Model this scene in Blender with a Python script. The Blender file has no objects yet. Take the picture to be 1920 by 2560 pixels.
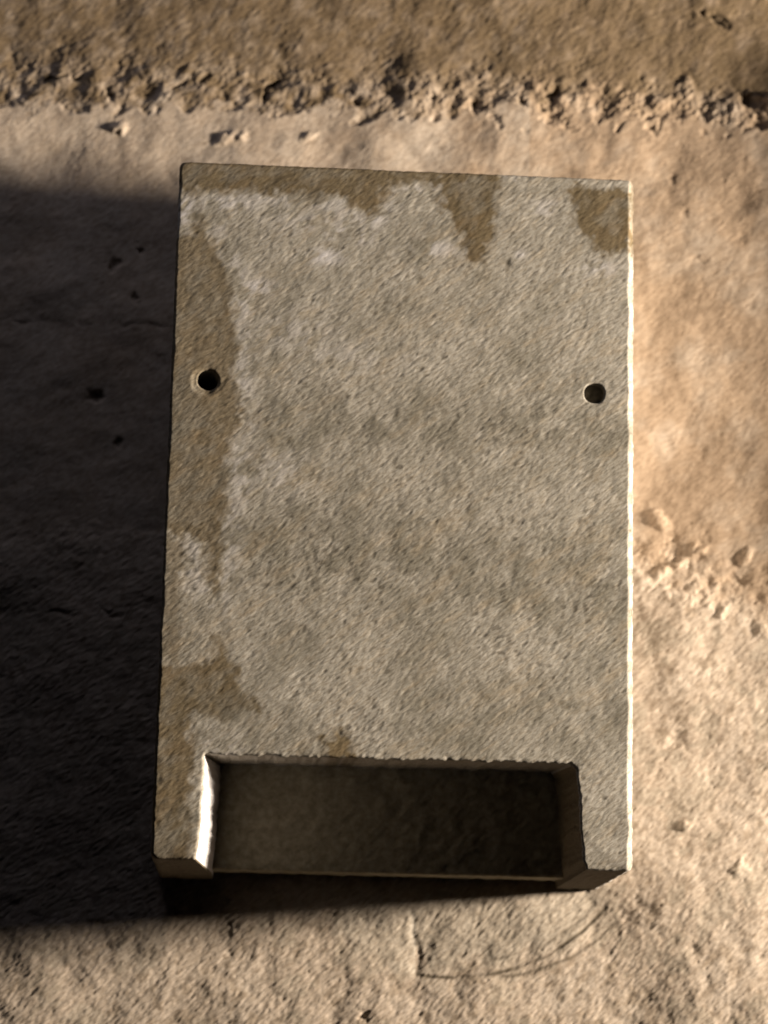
import bpy, math
import numpy as np
from mathutils import Matrix, Vector

S = bpy.context.scene
C = S.collection

# ------------------------------------------------------------------ camera
BOX_H, BOX_D = 0.459, 0.15          # box front is 0.30 m wide
P, YW, RO = 0.19763, -0.05409, -0.02309
def cam_basis(p, yw, r):
    cx, sx, cz, sz, cr, sr = math.cos(p), math.sin(p), math.cos(yw), math.sin(yw), math.cos(r), math.sin(r)
    Rz = np.array([[cz, -sz, 0], [sz, cz, 0], [0, 0, 1]])
    Rx = np.array([[1, 0, 0], [0, cx, -sx], [0, sx, cx]])
    Ry = np.array([[cr, 0, sr], [0, 1, 0], [-sr, 0, cr]])
    return Rz @ Rx @ Ry
B = cam_basis(P, YW, RO)
cd = bpy.data.cameras.new('camera')
cam = bpy.data.objects.new('camera', cd); C.objects.link(cam)
right, fwd, up = B[:, 0], B[:, 1], B[:, 2]
cam.matrix_world = Matrix(((right[0], up[0], -fwd[0], -0.08893), (right[1], up[1], -fwd[1], -1.62055),
                           (right[2], up[2], -fwd[2], -0.06889), (0, 0, 0, 1)))
cd.sensor_fit = 'VERTICAL'; cd.sensor_height = 36.0; cd.sensor_width = 27.0
cd.lens = 5800 / 2560 * 36
cd.clip_start = 0.05; cd.clip_end = 50
cd.dof.use_dof = True; cd.dof.focus_distance = 1.45; cd.dof.aperture_fstop = 5.0
S.camera = cam

# ------------------------------------------------------------------ night light
S.view_settings.view_transform = 'Standard'; S.view_settings.look = 'None'
S.view_settings.exposure = 0; S.view_settings.gamma = 1
w = bpy.data.worlds.new('World'); S.world = w; w.use_nodes = True
bg = w.node_tree.nodes['Background']
bg.inputs[0].default_value = (0.55, 0.6, 1.0, 1); bg.inputs[1].default_value = 0.002

def lamp(name, loc, aim, size, power, col):
    l = bpy.data.lights.new(name, 'AREA'); l.shape = 'DISK'; l.size = size
    l.energy = power; l.color = col
    o = bpy.data.objects.new(name, l); C.objects.link(o)
    o.location = loc
    o.rotation_euler = (Vector(aim) - Vector(loc)).to_track_quat('-Z', 'Y').to_euler()
    return o
lamp('street_lamp', (1.80, -0.56, 0.265), (0.0, 0, 0.22), 0.22, 154, (1.0, 0.855, 0.69))     # the warm lamp off to the right
lamp('shadow_fill', (-0.35, -0.30, 1.05), (-0.25, 0, 0.45), 0.35, 0.90, (0.72, 0.70, 0.82))          # faint bluish fill, added above to lift the shadow

# ------------------------------------------------------------------ noise made with numpy
def spec(n, cell, lmin, lmax, seed, aniso=1.0, ang=0.0, beta=1.0):
    """periodic noise with wavelengths lmin..lmax (m), stretched by aniso along ang"""
    rng = np.random.default_rng(seed)
    f = np.fft.rfft2(rng.standard_normal((n, n)).astype(np.float32))
    fz = np.fft.fftfreq(n, cell)[:, None]; fx = np.fft.rfftfreq(n, cell)[None, :]
    a = fx * math.cos(ang) + fz * math.sin(ang); b = -fx * math.sin(ang) + fz * math.cos(ang)
    k = np.sqrt((a * aniso) ** 2 + b ** 2) + 1e-9
    amp = k ** -beta / (1 + (k * lmin) ** 4) / (1 + (1 / (k * lmax)) ** 4)
    h = np.fft.irfft2(f * amp, s=(n, n)).astype(np.float32)
    h -= h.mean(); h /= h.std()
    return h
def samp(t, cell, x, z):
    n = t.shape[0]
    u = (x / cell) % n; v = (z / cell) % n
    i = np.floor(u).astype(np.int64); j = np.floor(v).astype(np.int64)
    fu = (u - i).astype(np.float32); fv = (v - j).astype(np.float32)
    i0 = i % n; i1 = (i + 1) % n; j0 = j % n; j1 = (j + 1) % n
    return (t[j0, i0] * (1 - fu) + t[j0, i1] * fu) * (1 - fv) + (t[j1, i0] * (1 - fu) + t[j1, i1] * fu) * fv
def sstep(a, b, x):
    t = np.clip((x - a) / (b - a), 0, 1); return t * t * (3 - 2 * t)
def poly_sdf(x, z, pts):
    pts = np.asarray(pts, float); n = len(pts)
    d = np.full(x.shape, 1e9); ins = np.zeros(x.shape, bool)
    for i in range(n):
        ax, az = pts[i]; bx, bz = pts[(i + 1) % n]
        ex, ez = bx - ax, bz - az
        wx, wz = x - ax, z - az
        t = np.clip((wx * ex + wz * ez) / (ex * ex + ez * ez + 1e-18), 0, 1)
        d = np.minimum(d, (wx - ex * t) ** 2 + (wz - ez * t) ** 2)
        cond = (az > z) != (bz > z)
        with np.errstate(divide='ignore', invalid='ignore'):
            xi = ax + (z - az) * ex / (ez if ez != 0 else 1e-12)
        ins ^= cond & (x < xi)
    d = np.sqrt(d)
    return np.where(ins, -d, d)
def line_dist(x, z, pts):
    d = np.full(x.shape, 1e9)
    for (ax, az), (bx, bz) in zip(pts[:-1], pts[1:]):
        ex, ez = bx - ax, bz - az
        wx, wz = x - ax, z - az
        t = np.clip((wx * ex + wz * ez) / (ex * ex + ez * ez), 0, 1)
        d = np.minimum(d, np.hypot(wx - ex * t, wz - ez * t))
    return d
def mm(l): return [(a / 1000, b / 1000) for a, b in l]

CELL = 0.0005; N = 2048
STREAK = math.radians(36)
T_big = spec(N, CELL, 0.05, 0.30, 1)
T_mid = spec(N, CELL, 0.012, 0.06, 2, 1.15, STREAK)
T_lump = spec(N, CELL, 0.005, 0.016, 3, 1.35, STREAK)
T_grain = spec(N, CELL, 0.0022, 0.007, 4, 3.0, STREAK)
T_fine = spec(N, CELL, 0.0012, 0.003, 5, 4.2, STREAK)
T_crag = spec(N, CELL, 0.0018, 0.045, 12, 1.4, STREAK, 1.6)
T_crumb = spec(N, CELL, 0.0016, 0.012, 14, 1.3, STREAK, 1.1)
T_wob = spec(N, CELL, 0.004, 0.03, 6)
T_pit = spec(N, CELL, 0.003, 0.008, 7, 1.8, STREAK)
T_col = spec(N, CELL, 0.006, 0.05, 8, 1.3, STREAK)
T_var = spec(N, CELL, 0.03, 0.15, 9)

# ------------------------------------------------------------------ mesh and object helpers
def mesh_np(name, co, quads, attrs=None):
    me = bpy.data.meshes.new(name)
    nv, nq = len(co), len(quads)
    me.vertices.add(nv); me.loops.add(nq * 4); me.polygons.add(nq)
    me.vertices.foreach_set('co', np.ascontiguousarray(co, np.float32).ravel())
    me.loops.foreach_set('vertex_index', np.ascontiguousarray(quads, np.int32).ravel())
    me.polygons.foreach_set('loop_start', np.arange(0, nq * 4, 4, dtype=np.int32))
    me.polygons.foreach_set('loop_total', np.full(nq, 4, np.int32))
    me.update(calc_edges=True)
    me.polygons.foreach_set('use_smooth', np.ones(nq, bool))
    for k, v in (attrs or {}).items():
        a = me.attributes.new(k, 'FLOAT', 'POINT')
        a.data.foreach_set('value', np.ascontiguousarray(v, np.float32))
    return me
def part(name, me, mat, parent, label=None):
    o = bpy.data.objects.new(name, me); C.objects.link(o)
    me.materials.append(mat); o.parent = parent
    if label: o['label'] = label
    return o
def thing(name, label, cat, loc):
    o = bpy.data.objects.new(name, None); C.objects.link(o)
    o.location = loc; o.empty_display_size = 0.05
    o['label'] = label; o['category'] = cat
    return o
def compact(co, quads, attrs):
    used = np.unique(quads); m = np.full(len(co), -1, np.int64); m[used] = np.arange(len(used))
    return co[used], m[quads], {k: v[used] for k, v in attrs.items()}

# ------------------------------------------------------------------ materials
class NB:
    def __init__(s, name):
        s.m = bpy.data.materials.new(name); s.m.use_nodes = True
        s.t = s.m.node_tree; s.b = s.t.nodes['Principled BSDF']
        s.b.inputs['Specular IOR Level'].default_value = 0.25
    def n(s, typ, **kw):
        o = s.t.nodes.new(typ)
        for k, v in kw.items(): setattr(o, k, v)
        return o
    def l(s, a, b): s.t.links.new(a, b)
    def attr(s, name): return s.n('ShaderNodeAttribute', attribute_name=name).outputs['Fac']
    def mix(s, fac, a, b, blend='MIX'):
        o = s.n('ShaderNodeMix', data_type='RGBA', blend_type=blend)
        for v, i in ((fac, 0), (a, 6), (b, 7)):
            if isinstance(v, (int, float)): o.inputs[i].default_value = v
            elif isinstance(v, tuple): o.inputs[i].default_value = (*v, 1)
            else: s.l(v, o.inputs[i])
        return o.outputs[2]
    def streak_coords(s, ratio):
        tc = s.n('ShaderNodeTexCoord'); mp = s.n('ShaderNodeMapping')
        mp.vector_type = 'TEXTURE'
        mp.inputs['Rotation'].default_value = (0, -STREAK, 0)
        mp.inputs['Scale'].default_value = (ratio, 1, 1)
        s.l(tc.outputs['Object'], mp.inputs['Vector']); return mp.outputs[0]
    def noise(s, vec, scale, detail=3, rough=0.6):
        o = s.n('ShaderNodeTexNoise'); o.inputs['Scale'].default_value = scale
        o.inputs['Detail'].default_value = detail; o.inputs['Roughness'].default_value = rough
        s.l(vec, o.inputs['Vector']); return o.outputs['Fac']
    def ramp(s, v, a, b, c0=(0, 0, 0), c1=(1, 1, 1)):
        o = s.n('ShaderNodeMapRange'); o.inputs[1].default_value = a; o.inputs[2].default_value = b
        s.l(v, o.inputs[0]); return o.outputs[0]

def finish(nb, col, rough, bump_h, strength, dist):
    nb.l(col, nb.b.inputs['Base Color']); nb.b.inputs['Roughness'].default_value = rough
    bp = nb.n('ShaderNodeBump'); bp.inputs['Strength'].default_value = strength; bp.inputs['Distance'].default_value = dist
    nb.l(bump_h, bp.inputs['Height']); nb.l(bp.outputs[0], nb.b.inputs['Normal'])
    return nb.m

def wall_material():
    nb = NB('weathered_concrete'); v = nb.streak_coords(3.2)
    c = nb.mix(nb.attr('warm'), (0.44, 0.375, 0.31), (0.37, 0.28, 0.20))
    c = nb.mix(nb.attr('brown'), c, (0.155, 0.112, 0.066))
    c = nb.mix(nb.attr('grey'), c, (0.36, 0.32, 0.265))
    c = nb.mix(nb.attr('mark'), c, (0.52, 0.47, 0.40))
    sp = nb.ramp(nb.noise(v, 560, 5, 0.7), 0.34, 0.58)
    c = nb.mix(sp, nb.mix(1.0, c, (0.62, 0.59, 0.55), 'MULTIPLY'), c)
    c = nb.mix(nb.attr('dirt_shade'), c, (0.05, 0.038, 0.022))
    return finish(nb, c, 0.9, nb.noise(v, 850, 4, 0.7), 0.6, 0.00046)
def box_material():
    nb = NB('stained_concrete'); v = nb.streak_coords(3.6)
    c = nb.mix(nb.attr('tone'), (0.245, 0.23, 0.192), (0.41, 0.388, 0.345))
    sp = nb.ramp(nb.noise(v, 760, 5, 0.7), 0.33, 0.60)
    c = nb.mix(sp, nb.mix(1.0, c, (0.52, 0.48, 0.42), 'MULTIPLY'), c)
    och = nb.ramp(nb.noise(v, 130, 3), 0.52, 0.75)
    c = nb.mix(nb.mix(1.0, och, (0.32, 0.32, 0.32), 'MULTIPLY'), c, (0.40, 0.31, 0.20))
    c = nb.mix(nb.attr('stain_shade'), c, nb.mix(1.0, c, (0.44, 0.365, 0.245), 'MULTIPLY'))
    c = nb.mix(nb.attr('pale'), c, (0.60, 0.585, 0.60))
    c = nb.mix(nb.attr('dirt_shade'), c, (0.06, 0.05, 0.035))
    return finish(nb, c, 0.85, nb.noise(v, 1100, 4, 0.7), 0.6, 0.00042)
def plain_material(name, c0, c1):
    nb = NB(name); tc = nb.n('ShaderNodeTexCoord').outputs['Object']
    c = nb.mix(nb.ramp(nb.noise(tc, 180, 4), 0.35, 0.65), c0, c1)
    return finish(nb, c, 0.85, nb.noise(tc, 500, 3), 0.4, 0.0008)
M_wall = wall_material(); M_box = box_material()
M_panel = plain_material('recess_concrete', (0.22, 0.19, 0.13), (0.36, 0.32, 0.235))
M_hole = plain_material('drilled_concrete', (0.17, 0.15, 0.12), (0.25, 0.23, 0.19))
M_deep = plain_material('hole_black', (0.03, 0.03, 0.035), (0.06, 0.06, 0.065))  # near-black floor of the deeper left hole

# ------------------------------------------------------------------ the wall behind the box
def axis(lo, hi, step, out_lo, out_hi):
    a = list(np.arange(lo, hi + step / 2, step)); s = step; x = lo
    pre = []
    while x > out_lo: s *= 1.08; x -= s; pre.append(x)
    s = step; x = a[-1]; post = []
    while x < out_hi: s *= 1.08; x += s; post.append(x)
    return np.array(pre[::-1] + a + post)
gx = axis(-0.315, 0.300, 0.00072, -1.0, 1.0)
gz = axis(-0.125, 0.680, 0.00072, -0.9, 1.5)
X, Z = np.meshgrid(gx, gz)
big = samp(T_big, CELL, X, Z); mid = samp(T_mid, CELL, X, Z); lump = samp(T_lump, CELL, X, Z)
grain = samp(T_grain, CELL, X, Z); fine = samp(T_fine, CELL, X, Z); pit = samp(T_pit, CELL, X, Z)
crag = samp(T_crag, CELL, X, Z); crumb = samp(T_crumb, CELL, X, Z); colr = samp(T_col, CELL, X, Z); var = samp(T_var, CELL, X, Z)
st = np.interp(gx, [-.29, -.19, -.087, .0155, .119, .2235, .28], [.586, .590, .588, .590, .592, .588, .586])
sb = np.interp(gx, [-.29, -.188, -.086, .016, .119, .223, .28], [.553, .551, .553, .556, .558, .557, .560])
zc = (st + sb)[None, :] / 2
Zw = Z + 0.004 * mid + 0.003 * crag + 0.001 * samp(T_lump, CELL, X + .3, Z)
seam = sstep(sb[None, :] - .004, sb[None, :] + .006, Zw) * (1 - sstep(st[None, :] - .008, st[None, :] + .010, Zw))
upper = sstep(sb[None, :] + .004, st[None, :] + .006, Zw)
rz = np.interp(gx, [.14, .178, .222, .275, .5], [.240, .231, .2185, .200, .15])[None, :]     # lumpy seam right of the box
rseam = np.exp(-((Zw - rz) / 0.018) ** 2) * sstep(.150, .185, X)
lower = 1 - sstep(rz - .03, rz + .005, Zw)
rough = 0.40 + 0.75 * seam + 0.50 * upper + 0.40 * rseam + 0.62 * lower
h = 0.0010 * big + 0.00020 * mid
h += rough * (0.00014 * crag + 0.00010 * grain) + (0.5 + rough) * 0.00006 * fine
h += seam * (.70 + .40 * sstep(-.05, .05, X)) * (0.00026 * crag + 0.00024 * crumb + 0.0003 * mid)
h -= 0.0035 * upper                                         # the upper course lies further back
h += -0.0020 * seam * (0.6 + 0.4 * mid)
h += 0.005 * lower * sstep(.15, .22, X) + 0.003 * lower
h += rseam * (0.00025 * crag + 0.00016 * crumb + 0.0007 * mid)
h += 0.9 * np.clip(X - 0.19, 0, .3) ** 2 * (1 - lower) * (1 - upper)
h -= 0.00022 * sstep(1.7, 2.8, pit) * (0.5 + rough)
dirt_shade = 0.25 * sstep(1.6, 2.7, pit) * (0.3 + 0.4 * seam + 0.2 * upper)
def blob(cx, cz, rx, rzz, ang=0.0):
    c, s = math.cos(ang), math.sin(ang)
    dx = X - cx + 0.0014 * crag; dz = Z - cz + 0.0010 * lump
    return np.exp(-(((dx * c + dz * s) / rx) ** 2 + ((-dx * s + dz * c) / rzz) ** 2) ** 1.5)
for cx, cz, rx, ry, an, dep in (
    (-92, 577, 3.4, 7.0, -.75, 7), (-96, 566, 2.2, 6, -.15, 5), (-211, 563, 2.6, 6, .5, 4), (-253, 573, 9, 2.0, .35, 3.5),
    (-236, 574, 4, 2.2, .3, 3.5), (241, 643, 9, 3.5, -.6, 4.5), (232, 648, 4, 2, -.3, 3), (-200, 432, 3, 5, .1, 3.5), (-210, 334, 5, 3.5, .3, 4), (-184, 407, 3.2, 2.6, 0, 3),
    (-183, 444, 2.4, 2.4, 0, 3), (208, 102, 6, 4, .4, 3.5), (206, 95, 7, 2.6, .3, 3), (231, 67, 5, 3, .5, 2.5), (-160, 572, 6, 2.2, .45, 4),
    (-142, 579, 5, 2.5, .6, 4), (28, 571, 3, 3, .4, 4), (60, 566, 4, 3, .4, 4), (96, 570, 3, 3, .4, 4), (120, 579, 6, 2.6, .5, 5), (110, 566, 2.6, 3, .2, 4), (-30, 566, 3, 5, .3, 4),
    (206, 516, 4, 3, .2, 2.5), (214, 488, 3.5, 4, .2, 2.4), (-190, 300, 4, 3, .2, 2.5), (-150, 330, 3, 4, .2, 2.5), (216, -45, 4, 3, .5, 3), (-8, -95, 4, 3, .4, 3),
    (256, 470, 5, 3, .5, 2.4), (226, 452, 5, 3, .4, 2.0), (262, 418, 6, 3, .5, 2.0), (230, 212, 5, 3, -.4, 3.5), (252, 214, 6, 3, -.5, 3.5), (206, 232, 5, 4, -.6, 3.5)):
    g = blob(cx / 1000, cz / 1000, rx / 1000, ry / 1000, an)
    wk = .35 if cx > 195 and 400 < cz < 530 else .55 if cx > 195 and cz < 240 else 1.0
    h -= wk * 0.75 * dep / 1000 * g; g = g * wk; dirt_shade = np.maximum(dirt_shade, (0.6 if cz > 540 or cx < -140 else 0.15) * g)
for cx, cz, rx, ry, an, hi in ((-201, 537, 5, 4, .1, 4.0), (-123, 531, 7, 4, .5, 2.5), (-112, 534, 4, 3, .5, 2), (199, 219, 8, 4, .5, 3.2), (212, 226, 5, 3.5, .4, 3.5), (196, 258, 9, 5, -.8, 3.0),
                               (225, 236, 6, 4, .5, 2.6), (258, 232, 7, 4, .5, 2.6), (240, 190, 5, 3, .8, 2.4), (270, 178, 5, 7, .2, 2.4), (215, 40, 5, 4, .3, 2), (250, 10, 6, 4, .3, 2), (-62, 536, 5, 3, .6, 2.0)):
    h += hi / 1000 * blob(cx / 1000, cz / 1000, rx / 1000, ry / 1000, an)
# board lines left in the shaded wall, the trowel arcs and the small upright ridge below the box
for z0, k in ((.388, 1.0), (.178, 1.4)):
    h -= 0.0007 * k * np.exp(-((Z - z0 - 0.006 * X + 0.0016 * mid + .0012 * crag) / 0.0026) ** 2) * (X < -.155) * np.clip(.5 + .6 * mid, 0, 1)
grey = np.zeros_like(h)
ARCS = (([(28.6, -66.9), (54, -68.5), (75, -66.5), (92.4, -62.3), (118, -52.3), (143.6, -34.4), (159.7, -18.2)], .9),
        ([(88, -66.5), (102, -65.2), (134, -53.5), (153, -40.5), (169.4, -22.7)], .7),
        ([(79.5, -56), (108, -47.8), (130.7, -35), (146, -24)], .5))
line = np.zeros_like(h)
for pts, k in ARCS:
    d = line_dist(X + 0.0007 * mid, Z + 0.0005 * mid, mm(pts))
    h -= 0.0005 * k * np.exp(-(d / 0.0008) ** 2)
    line = np.maximum(line, k * np.exp(-(d / 0.0013) ** 2) * np.clip(.9 + .5 * mid, .2, 1))
d = line_dist(X + 0.0009 * mid, Z, mm([(25, -27), (26.5, -48), (27.5, -64)]))
h -= 0.0008 * np.exp(-(d / 0.0030) ** 2)
pale_mark = np.exp(-((d) / .003) ** 2) * (X < .0275)
gp = poly_sdf(X + .004 * mid, Z + .004 * mid, mm([(-60, -8), (165, -8), (150, -38), (118, -54), (76, -66), (28, -66), (-20, -50)]))
grey = 0.75 * (1 - sstep(-.012, .008, gp))
grey = np.maximum(grey, 0.5 * sstep(0.2, 1.4, var + .6 * colr) * lower)
brown = upper * np.clip(0.92 + 0.10 * colr, 0, 1)
brown = np.maximum(brown, seam * np.clip(0.68 + 0.22 * colr - 0.62 * sstep(-.04, .08, X), 0, 1))
brown = np.maximum(brown, 0.42 * sstep(.2, 1.8, colr + .5 * lump) * lower)
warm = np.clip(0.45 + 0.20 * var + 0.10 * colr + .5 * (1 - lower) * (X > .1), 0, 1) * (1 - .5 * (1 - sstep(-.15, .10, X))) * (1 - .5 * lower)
dirt_shade = np.clip(np.maximum(dirt_shade, 1.0 * line), 0, 1)
co = np.stack([X, -h, Z], -1).reshape(-1, 3)
ny, nx = X.shape
idx = np.arange(ny * nx).reshape(ny, nx)
Q = np.stack([idx[:-1, :-1], idx[:-1, 1:], idx[1:, 1:], idx[1:, :-1]], -1).reshape(-1, 4)
att = dict(mark=pale_mark.ravel(), warm=warm.ravel(), brown=brown.ravel(), grey=grey.ravel(), dirt_shade=dirt_shade.ravel())
up_q = ((Zw - zc) > 0)[:-1, :-1].ravel()
wall = thing('concrete_wall', 'rough tan and brown concrete wall behind the stained grey box, lit from the right', 'wall', (0, 0, 0))
for nm, sel, lb in (('upper_course', up_q, 'darker brown, coarse upper course'), ('lower_course', ~up_q, 'paler tan lower course')):
    c_, q_, a_ = compact(co, Q[sel], att)
    part(nm, mesh_np(nm, c_, q_, a_), M_wall, wall, lb)

# ------------------------------------------------------------------ the concrete box
box = thing('bat_box', 'grey concrete bat box with brown water stains and a slot at its foot', 'bat box', (0, 0, 0))
NOTCH = mm([(-118.6, 66.2), (-119.5, 45), (-120.2, 20), (-121.4, 6), (-123.0, -3), (-126, -20), (125, -20), (123.5, -2), (121.8, 6), (119.6, 30), (118.6, 52), (116.6, 63), (113.5, 66.8), (40, 66.4)])
HOLES = ((-0.1262, 0.3098, 0.0068), (0.1273, 0.3104, 0.0069))
def outline(x, z):
    wob = samp(T_wob, CELL, x + .11, z + .07)
    # rounded slab
    rc = 0.0045
    ex = np.maximum(np.maximum(-0.1503 - x, x - 0.1536) + rc, 0); ez = np.maximum(np.maximum(0.0 - z, z - BOX_H) + rc, 0)
    inn = np.minimum(np.maximum(np.maximum(-0.1503 - x, x - 0.1536), np.maximum(-z, z - BOX_H)) + rc, 0)
    return np.hypot(ex, ez) + inn - rc + 0.00012 * wob
def hole_sdf(x, z): return [np.hypot(x - a, z - b) - r for a, b, r in HOLES]
def shape(x, z):
    wob = samp(T_wob, CELL, x + .31, z + .17) + 0.5 * samp(T_lump, CELL, x, z)
    s = np.maximum(outline(x, z), -(poly_sdf(x, z, NOTCH) + 0.00022 * wob))
    for hs in hole_sdf(x, z): s = np.maximum(s, -(hs + 0.00010 * wob))
    return s
fs = 0.00062
fx = np.arange(-0.1535, 0.1565, fs); fz = np.arange(-0.003, BOX_H + 0.003, fs)
FX, FZ = np.meshgrid(fx, fz)
sd = shape(FX, FZ)
my, mx = FX.shape
fidx = np.arange(my * mx).reshape(my, mx)
FQ = np.stack([fidx[:-1, :-1], fidx[:-1, 1:], fidx[1:, 1:], fidx[1:, :-1]], -1).reshape(-1, 4)
FQ = FQ[sd.ravel()[FQ].mean(1) < 0]
# border vertices slide onto the outline
e = np.concatenate([FQ[:, [0, 1]], FQ[:, [1, 2]], FQ[:, [2, 3]], FQ[:, [3, 0]]])
key = np.sort(e, 1); kk = key[:, 0].astype(np.int64) * (my * mx) + key[:, 1]
_, inv, cnt = np.unique(kk, return_inverse=True, return_counts=True)
BE = e[cnt[inv] == 1]
bv = np.unique(BE)
px = FX.ravel().copy(); pz = FZ.ravel().copy()
for _ in range(3):
    x, z = px[bv], pz[bv]; s0 = shape(x, z); ee = 2e-4
    dx = (shape(x + ee, z) - shape(x - ee, z)) / (2 * ee); dz = (shape(x, z + ee) - shape(x, z - ee)) / (2 * ee)
    g2 = dx * dx + dz * dz + 1e-6
    stp = np.clip(s0 / g2, -.0005, .0005)
    px[bv] -= stp * dx; pz[bv] -= stp * dz
sd = shape(px, pz)
x, z = px, pz
lump_f = samp(T_lump, CELL, x + .5, z + .2); grain_f = samp(T_grain, CELL, x + .5, z + .2)
fine_f = samp(T_fine, CELL, x + .5, z + .2); pit_f = samp(T_pit, CELL, x + .5, z + .2); mid_f = samp(T_mid, CELL, x + .5, z + .2)
col_f = samp(T_col, CELL, x + .5, z + .2); var_f = samp(T_var, CELL, x + .5, z + .2)
dd = np.maximum(-sd, 0)
rr = 0.0018 + 0.0003 * np.clip(mid_f, -1, 2)
rr = np.maximum(rr, .0008)
hole_d = np.minimum(*hole_sdf(x, z))
rr = np.where(hole_d < .006, .0006, rr)
t = np.clip(1 - dd / rr, 0, 1)
drop = rr * (1 - np.sqrt(np.maximum(1 - t * t, 0)))
chm = np.clip((x - (.1500 + 0.00008 * lump_f + 0.00025 * mid_f)) / .0034, 0, 1)
drop = np.maximum(drop, 0.0046 * chm)
drop += 0.0004 * np.clip(1 - dd / .005, 0, 1) * np.clip(lump_f, 0, 2) * (z < .07) * (hole_d > .01) * 0.6
chip = np.hypot(x + .1279, z - .3088)
drop += 0.0009 * sstep(.0104, .0070, chip + 0.0003 * lump_f)
crag_f = samp(T_crag, CELL, x + .5, z + .2)
rel = 0.00006 * mid_f + 0.00004 * crag_f + 0.000045 * grain_f - 0.000022 * np.abs(grain_f) + 0.000036 * fine_f
pits = sstep(1.5, 3.0, pit_f + .35 * var_f + 0.75 * np.exp(-((z - .195) / .04) ** 2) + .45 * np.exp(-((z - .285) / .02) ** 2))
rel -= 0.00010 * pits
pit_dirt = 0.5 * pits
for cx, cz, rx in ((.0688, .3975, .0024), (-.0344, .082, .0016)):
    g = np.exp(-((x - cx) ** 2 + (z - cz) ** 2) / rx ** 2); rel -= 0.0005 * g; pit_dirt = np.maximum(pit_dirt, .7 * g)
yf = -BOX_D + drop - rel
# water stains, lime bloom
wx = x + 0.0016 * samp(T_wob, CELL, x, z) + 0.0002 * grain_f; wz = z + 0.0016 * samp(T_wob, CELL, x + .4, z + .4)
ST = dict(
 A=[(-160, 470), (64.6, 470), (63.2, 454.5), (16.7, 451.8), (-8, 447.5), (-18.5, 434.8), (-24.4, 424.2), (-33.7, 427.7), (-41.7, 437.7), (-54, 438.1), (-84.8, 439.1), (-136.9, 438.1), (-138.2, 432.9), (-160, 438.1)],
 Bb=[(16, 470), (64.6, 470), (61.7, 444.7), (58.1, 418.7), (53.1, 395.4), (43, 395), (35.8, 416.2), (23.1, 436.6)],
 Cc=[(108.3, 451.5), (128.6, 453), (145.8, 453), (152, 450), (152, 411), (142.8, 407.7), (135, 403.9), (121, 417.5), (113.1, 430.7)],
 D=[(-160, 401), (-139.5, 410.4), (-137.2, 429.7), (-134.7, 429.8), (-130.9, 410.8), (-123.2, 398.3), (-115.1, 385.9), (-111.4, 367.1), (-112.2, 348.1), (-107.2, 332.6), (-109.7, 320), (-106.1, 301.5), (-103.5, 289.1), (-109.6, 273.4), (-111.9, 254.9), (-109.8, 236.6), (-110.7, 221.3), (-113.1, 206), (-112.8, 178.9), (-117, 166.7), (-124, 178.5), (-123, 199.6), (-135.5, 206.8), (-160, 204.7)],
 E=[(-160, 123.9), (-127.7, 121.6), (-113.8, 128), (-116.2, 142.8), (-112.6, 142.9), (-102.8, 122.4), (-97.8, 107.8), (-88.2, 101.5), (-80.4, 97), (-84.9, 91), (-95.9, 95.4), (-105.9, 87.5), (-117.7, 89.5), (-128.9, 92.1), (-126.9, 62.9), (-128, 16.5), (-122.9, -9), (-160, -9)],
 F=[(-51.1, 66), (-44, 76.9), (-33.9, 83.7), (-26.4, 77.4), (-20.8, 66)],
 G=[(-160, 207.7), (-139.1, 202.1), (-135.8, 163.1), (-138.1, 124.3), (-160, 123.9)])
K = dict(A=.92, Bb=1.0, Cc=1.05, D=.80, E=.90, F=1.0, G=.6)
stain_shade = np.zeros_like(x); pale = np.zeros_like(x)
for k, pts in ST.items():
    s = poly_sdf(wx, wz, mm(pts))
    m = 1 - sstep(-.0042, .0038, s + .0008 * mid_f + .0005 * col_f)
    m *= K[k] * np.clip(0.88 + 0.22 * np.exp(-((s + .004) / .006) ** 2) + 0.16 * col_f + .12 * var_f, 0, 1.05)
    stain_shade = np.maximum(stain_shade, m)
    if k in 'DAC': pale = np.maximum(pale, 0.30 * np.exp(-((s - .005) / .006) ** 2) * sstep(-.001, .004, s) * sstep(-.6, .9, col_f + .5 * mid_f))
for cx, cz, rx, rz_, k in ((-145, 424, 7, 11, .9), (-118, 431, 20, 5, .6), (-35, 412, 14, 5, 1.0), (-53, 397, 11, 5, .95), (-70, 345, 26, 14, .25), (-40, 330, 40, 10, .2), (-75, 250, 20, 14, .3), (20, 405, 20, 6, .5), (-22, 424, 10, 4, .7), (-96, 374, 10, 5, .75), (-105, 361, 6, 14, .45), (-103, 312, 6, 18, .4), (-103, 248, 8, 20, .4), (129, 396, 14, 5, .5), (95, 436, 10, 6, .45), (-110, 72, 14, 9, .25), (-60, 420, 30, 8, .3), (78, 404, 5, 3, .6)):
    g = np.exp(-(((x - cx / 1000) / (rx / 1000)) ** 2 + ((z - cz / 1000) / (rz_ / 1000)) ** 2))
    pale = np.maximum(pale, k * g * sstep(-.9, 1.0, col_f + .6 * grain_f))
pale *= (1 - 0.85 * np.clip(stain_shade, 0, 1))
cloud = .55 * np.exp(-((z - .195 + .1 * x) / .030) ** 2) * sstep(-.13, -.09, x) + .40 * np.exp(-((z - .285 + .02 * x) / .018) ** 2) * sstep(-.11, -.08, x) + .30 * np.exp(-((z - .10) / .03) ** 2) * sstep(-.02, .06, x)
cloud = 1.25 * cloud * np.clip(.8 + .45 * mid_f + .3 * var_f, 0, 2)
tone = np.clip(0.72 + 0.18 * var_f + 0.14 * col_f - cloud, 0, 1)
edge_wet = sstep(.455, .458, z) * sstep(.070, .05, x)
stain_shade = np.clip(np.maximum(np.maximum(stain_shade, edge_wet), .85 * chm * sstep(.395, .412, z)), 0, 1)
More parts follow.
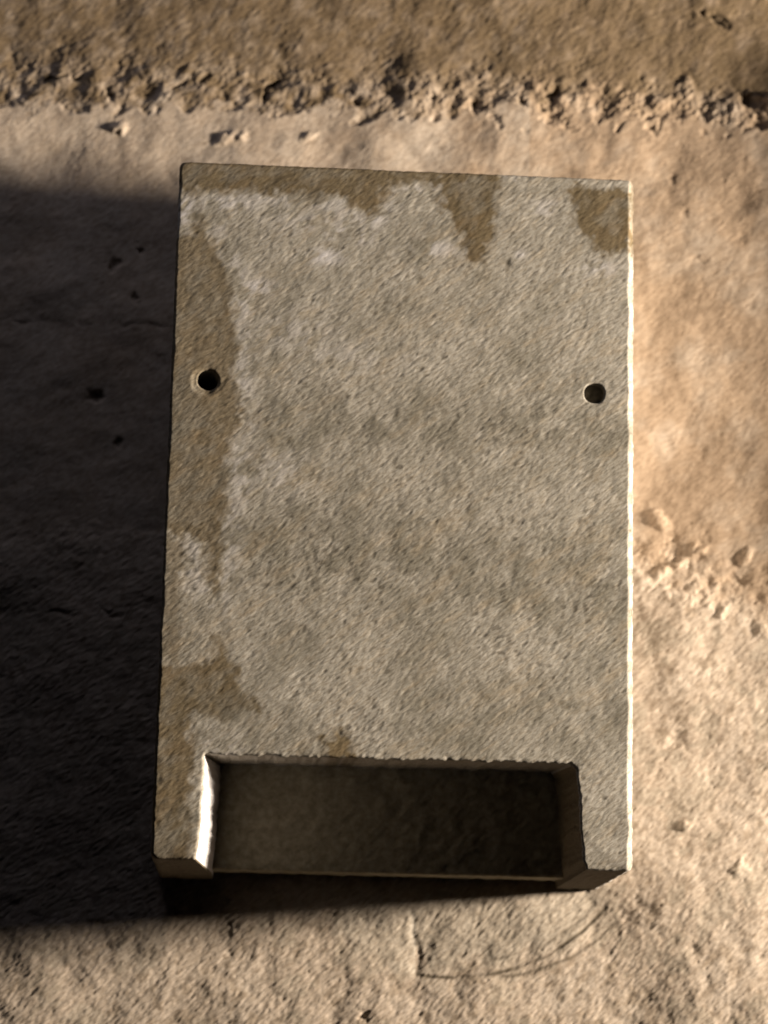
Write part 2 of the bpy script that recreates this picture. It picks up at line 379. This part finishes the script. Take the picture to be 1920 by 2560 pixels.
chm_c = sstep(-1.2, 1.0, col_f + .5 * mid_f) * (1 - .8 * sstep(.395, .415, z)) * (.35 + .65 * sstep(0, .12, z))
pale = np.maximum(pale, .5 * chm * chm_c * (1 - stain_shade))  # lamp highlight along the chamfer, painted in as a pale strip
dark_f = np.clip(pit_dirt + 0.30 * (1 - sstep(0, .02, z)) * (np.abs(x) > .11), 0, 1)  # pit dirt, and feet darker towards the bottom

# sides: the border loops are pulled back to the wall
nxt = {int(a): int(b) for a, b in BE}
loops = []; left = set(nxt)
while left:
    s0 = next(iter(left)); lp = [s0]; left.discard(s0); c0 = nxt[s0]
    while c0 != s0 and c0 in left: lp.append(c0); left.discard(c0); c0 = nxt[c0]
    loops.append(lp)
loops.sort(key=len, reverse=True)
outer, hole_loops = loops[0], [l for l in loops[1:] if len(l) > 20]
V = np.stack([px, yf, pz], -1)
A = dict(stain_shade=stain_shade, pale=pale, tone=tone, dirt_shade=dark_f)
def pull(loop, depths, fn):
    """rows of vertices behind a loop; fn(x, z, depth, nx, nz) moves each row"""
    L = np.array(loop); x0, y0, z0 = V[L].T
    k = 5
    tx = np.roll(x0, -k) - np.roll(x0, k); tz = np.roll(z0, -k) - np.roll(z0, k)
    ln = np.hypot(tx, tz) + 1e-9; nx_, nz_ = tz / ln, -tx / ln
    rows = [fn(x0, z0, y0, d, nx_, nz_) for d in depths]
    n = len(L); R = len(rows)
    co = np.concatenate([np.stack(r, -1) for r in rows])
    i = np.arange(n); j = (i + 1) % n; q = []
    ids = [L] + [np.arange(n) + r * n for r in range(R)]
    return co, ids, L, i, j
def side_fn(x0, z0, y0, d, nx_, nz_):
    y = np.maximum(-BOX_D + d, y0 + 0.0002)
    t = d / BOX_D
    arc = np.arange(len(x0)) * fs
    nz = 0.00015 * samp(T_grain, CELL, arc, np.full_like(arc, d + .3)) + 0.00015 * samp(T_lump, CELL, arc, np.full_like(arc, d + .3))
    nz *= min(1, d / .004)
    x = x0 + nx_ * nz; z = z0 + nz_ * nz
    z = z + 0.006 * t * sstep(BOX_H - .012, BOX_H - .004, z0)                 # the top slopes up to the wall
    z = z - 0.0065 * t * (1 - sstep(.002, .010, z0)) * (np.abs(x0) > .120)     # the foot drops a little at the back
    inn = (z0 < .068) & (np.abs(x0) < .1275)
    x = x + 0.0090 * min(d / .10, 1) * inn * (x0 < -.10) * (z0 < .0655)         # cast draft of the slot
    z = z + 0.0030 * min(d / .10, 1) * inn * (z0 > .060) * sstep(.060, .066, z0)
    x = x + 0.0008 * t * (x0 > .15)
    return x, y, z
deps = np.concatenate([[.0025, .004, .006], np.linspace(.009, BOX_D + .022, 36)])
cs, ids, L, i, j = pull(outer, deps, side_fn)
base = len(V); n = len(L)
rows = [L] + [base + r * n + np.arange(n) for r in range(len(deps))]
SQ = np.concatenate([np.stack([rows[r][j], rows[r][i], rows[r + 1][i], rows[r + 1][j]], -1) for r in range(len(deps))])
reps = np.tile(np.arange(n), len(deps))
AS = {k: np.concatenate([v, (v[L] * (0.0 if k in ('pale',) else .6))[reps]]) for k, v in A.items()}
AS['tone'][base:] = 0.75
slot_side = (V[L][:, 0] < -.10) & (V[L][:, 0] > -.128) & (V[L][:, 2] < .0655) & (V[L][:, 2] > .001)       # slot wall facing the lamp, its glare painted in as pale
lit_side = (slot_side | (V[L][:, 0] > .150))[reps]  # sides towards the lamp, brightness painted into their colour
shaded_side = (V[L][:, 0] > .10) & (V[L][:, 0] < .1275) & (V[L][:, 2] < .0655) | (V[L][:, 2] < .003)  # slot wall turned from the lamp and undersides, shade painted in
AS['stain_shade'][base:] = np.maximum(AS['stain_shade'][base:], .9 * shaded_side[reps])
AS['dirt_shade'][base:] = np.maximum(AS['dirt_shade'][base:], .45 * (V[L][:, 2] < .003)[reps])  # more painted shade on the undersides
keep = np.where(lit_side, sstep(.393, .418, V[L][:, 2] + .006 * mid_f[L])[reps], 1.0)
AS['stain_shade'][base:] *= keep; AS['dirt_shade'][base:] *= ~lit_side; AS['pale'][base:] = lit_side * (1 - keep) * (.30 + .60 * (V[L][:, 0] < 0)[reps])
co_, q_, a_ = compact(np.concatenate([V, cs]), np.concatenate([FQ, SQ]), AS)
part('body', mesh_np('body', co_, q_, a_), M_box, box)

# the two screw holes: lining and floor of each
for lp in hole_loops:
    cx = np.mean(px[lp]); cz = np.mean(pz[lp]); leftone = cx < 0
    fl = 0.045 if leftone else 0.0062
    def fn(x0, z0, y0, d, nx_, nz_):
        wv = 0.00025 * samp(T_lump, CELL, np.arange(len(x0)) * fs, np.full(len(x0), d))
        return x0 + nx_ * wv, np.maximum(-BOX_D + d, y0 + .0001), z0 + nz_ * wv
    dp = np.concatenate([np.linspace(.003, fl, 14)])
    c2, _, L2, i2, j2 = pull(lp, dp, fn)
    n2 = len(L2); first = V[L2]
    allc = np.concatenate([first, c2]); last = len(dp) * n2
    qs = [np.stack([r * n2 + j2, r * n2 + i2, (r + 1) * n2 + i2, (r + 1) * n2 + j2], -1) for r in range(len(dp))]
    o = part('screw_hole', mesh_np('screw_hole', allc, np.concatenate(qs)), M_hole, box)
    rim = c2[-n2:]
    ring = [rim]
    for f in (.7, .4, .12):
        rg = rim.copy(); rg[:, 0] = cx + (rim[:, 0] - cx) * f; rg[:, 2] = cz + (rim[:, 2] - cz) * f
        rg[:, 1] += 0.0006 * samp(T_lump, CELL, rg[:, 0], rg[:, 2]); ring.append(rg)
    qf = [np.stack([r * n2 + j2, r * n2 + i2, (r + 1) * n2 + i2, (r + 1) * n2 + j2], -1) for r in range(3)]
    cap = np.concatenate(ring + [[[cx, ring[-1][:, 1].mean(), cz]]]); cid = len(cap) - 1
    qf.append(np.stack([3 * n2 + j2[::2], 3 * n2 + i2[::2], np.full(len(i2[::2]), cid), 3 * n2 + (j2[::2] + 1) % n2], -1))
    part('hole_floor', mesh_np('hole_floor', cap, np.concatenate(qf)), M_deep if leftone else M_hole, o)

# the set-back panel that closes the slot
gxp = np.linspace(-.124, .1265, 220); gzp = np.linspace(-.0012, .072, 70)
PX, PZ = np.meshgrid(gxp, gzp)
ed = np.clip(1 - (PZ + .0012) / .002, 0, 1)
PY = -BOX_D + .100 + .0015 * ed ** 2 - 0.0004 * samp(T_mid, CELL, PX, PZ + .6) - 0.00018 * samp(T_grain, CELL, PX, PZ + .6)
pc = [np.stack([PX, PY, PZ], -1).reshape(-1, 3)]
ids = np.arange(PX.size).reshape(PX.shape)
pq = [np.stack([ids[:-1, :-1], ids[:-1, 1:], ids[1:, 1:], ids[1:, :-1]], -1).reshape(-1, 4)]
prev = ids[0]; off = PX.size
for yy in np.linspace(-BOX_D + .104, .03, 14):
    row = np.stack([gxp, np.full(220, yy), np.full(220, -.0012) + 0.0003 * samp(T_lump, CELL, gxp, np.full(220, yy))], -1)
    cur = off + np.arange(220); off += 220; pc.append(row)
    pq.append(np.stack([prev[1:], prev[:-1], cur[:-1], cur[1:]], -1)); prev = cur
part('recess_panel', mesh_np('recess_panel', np.concatenate(pc), np.concatenate(pq)), M_panel, box)
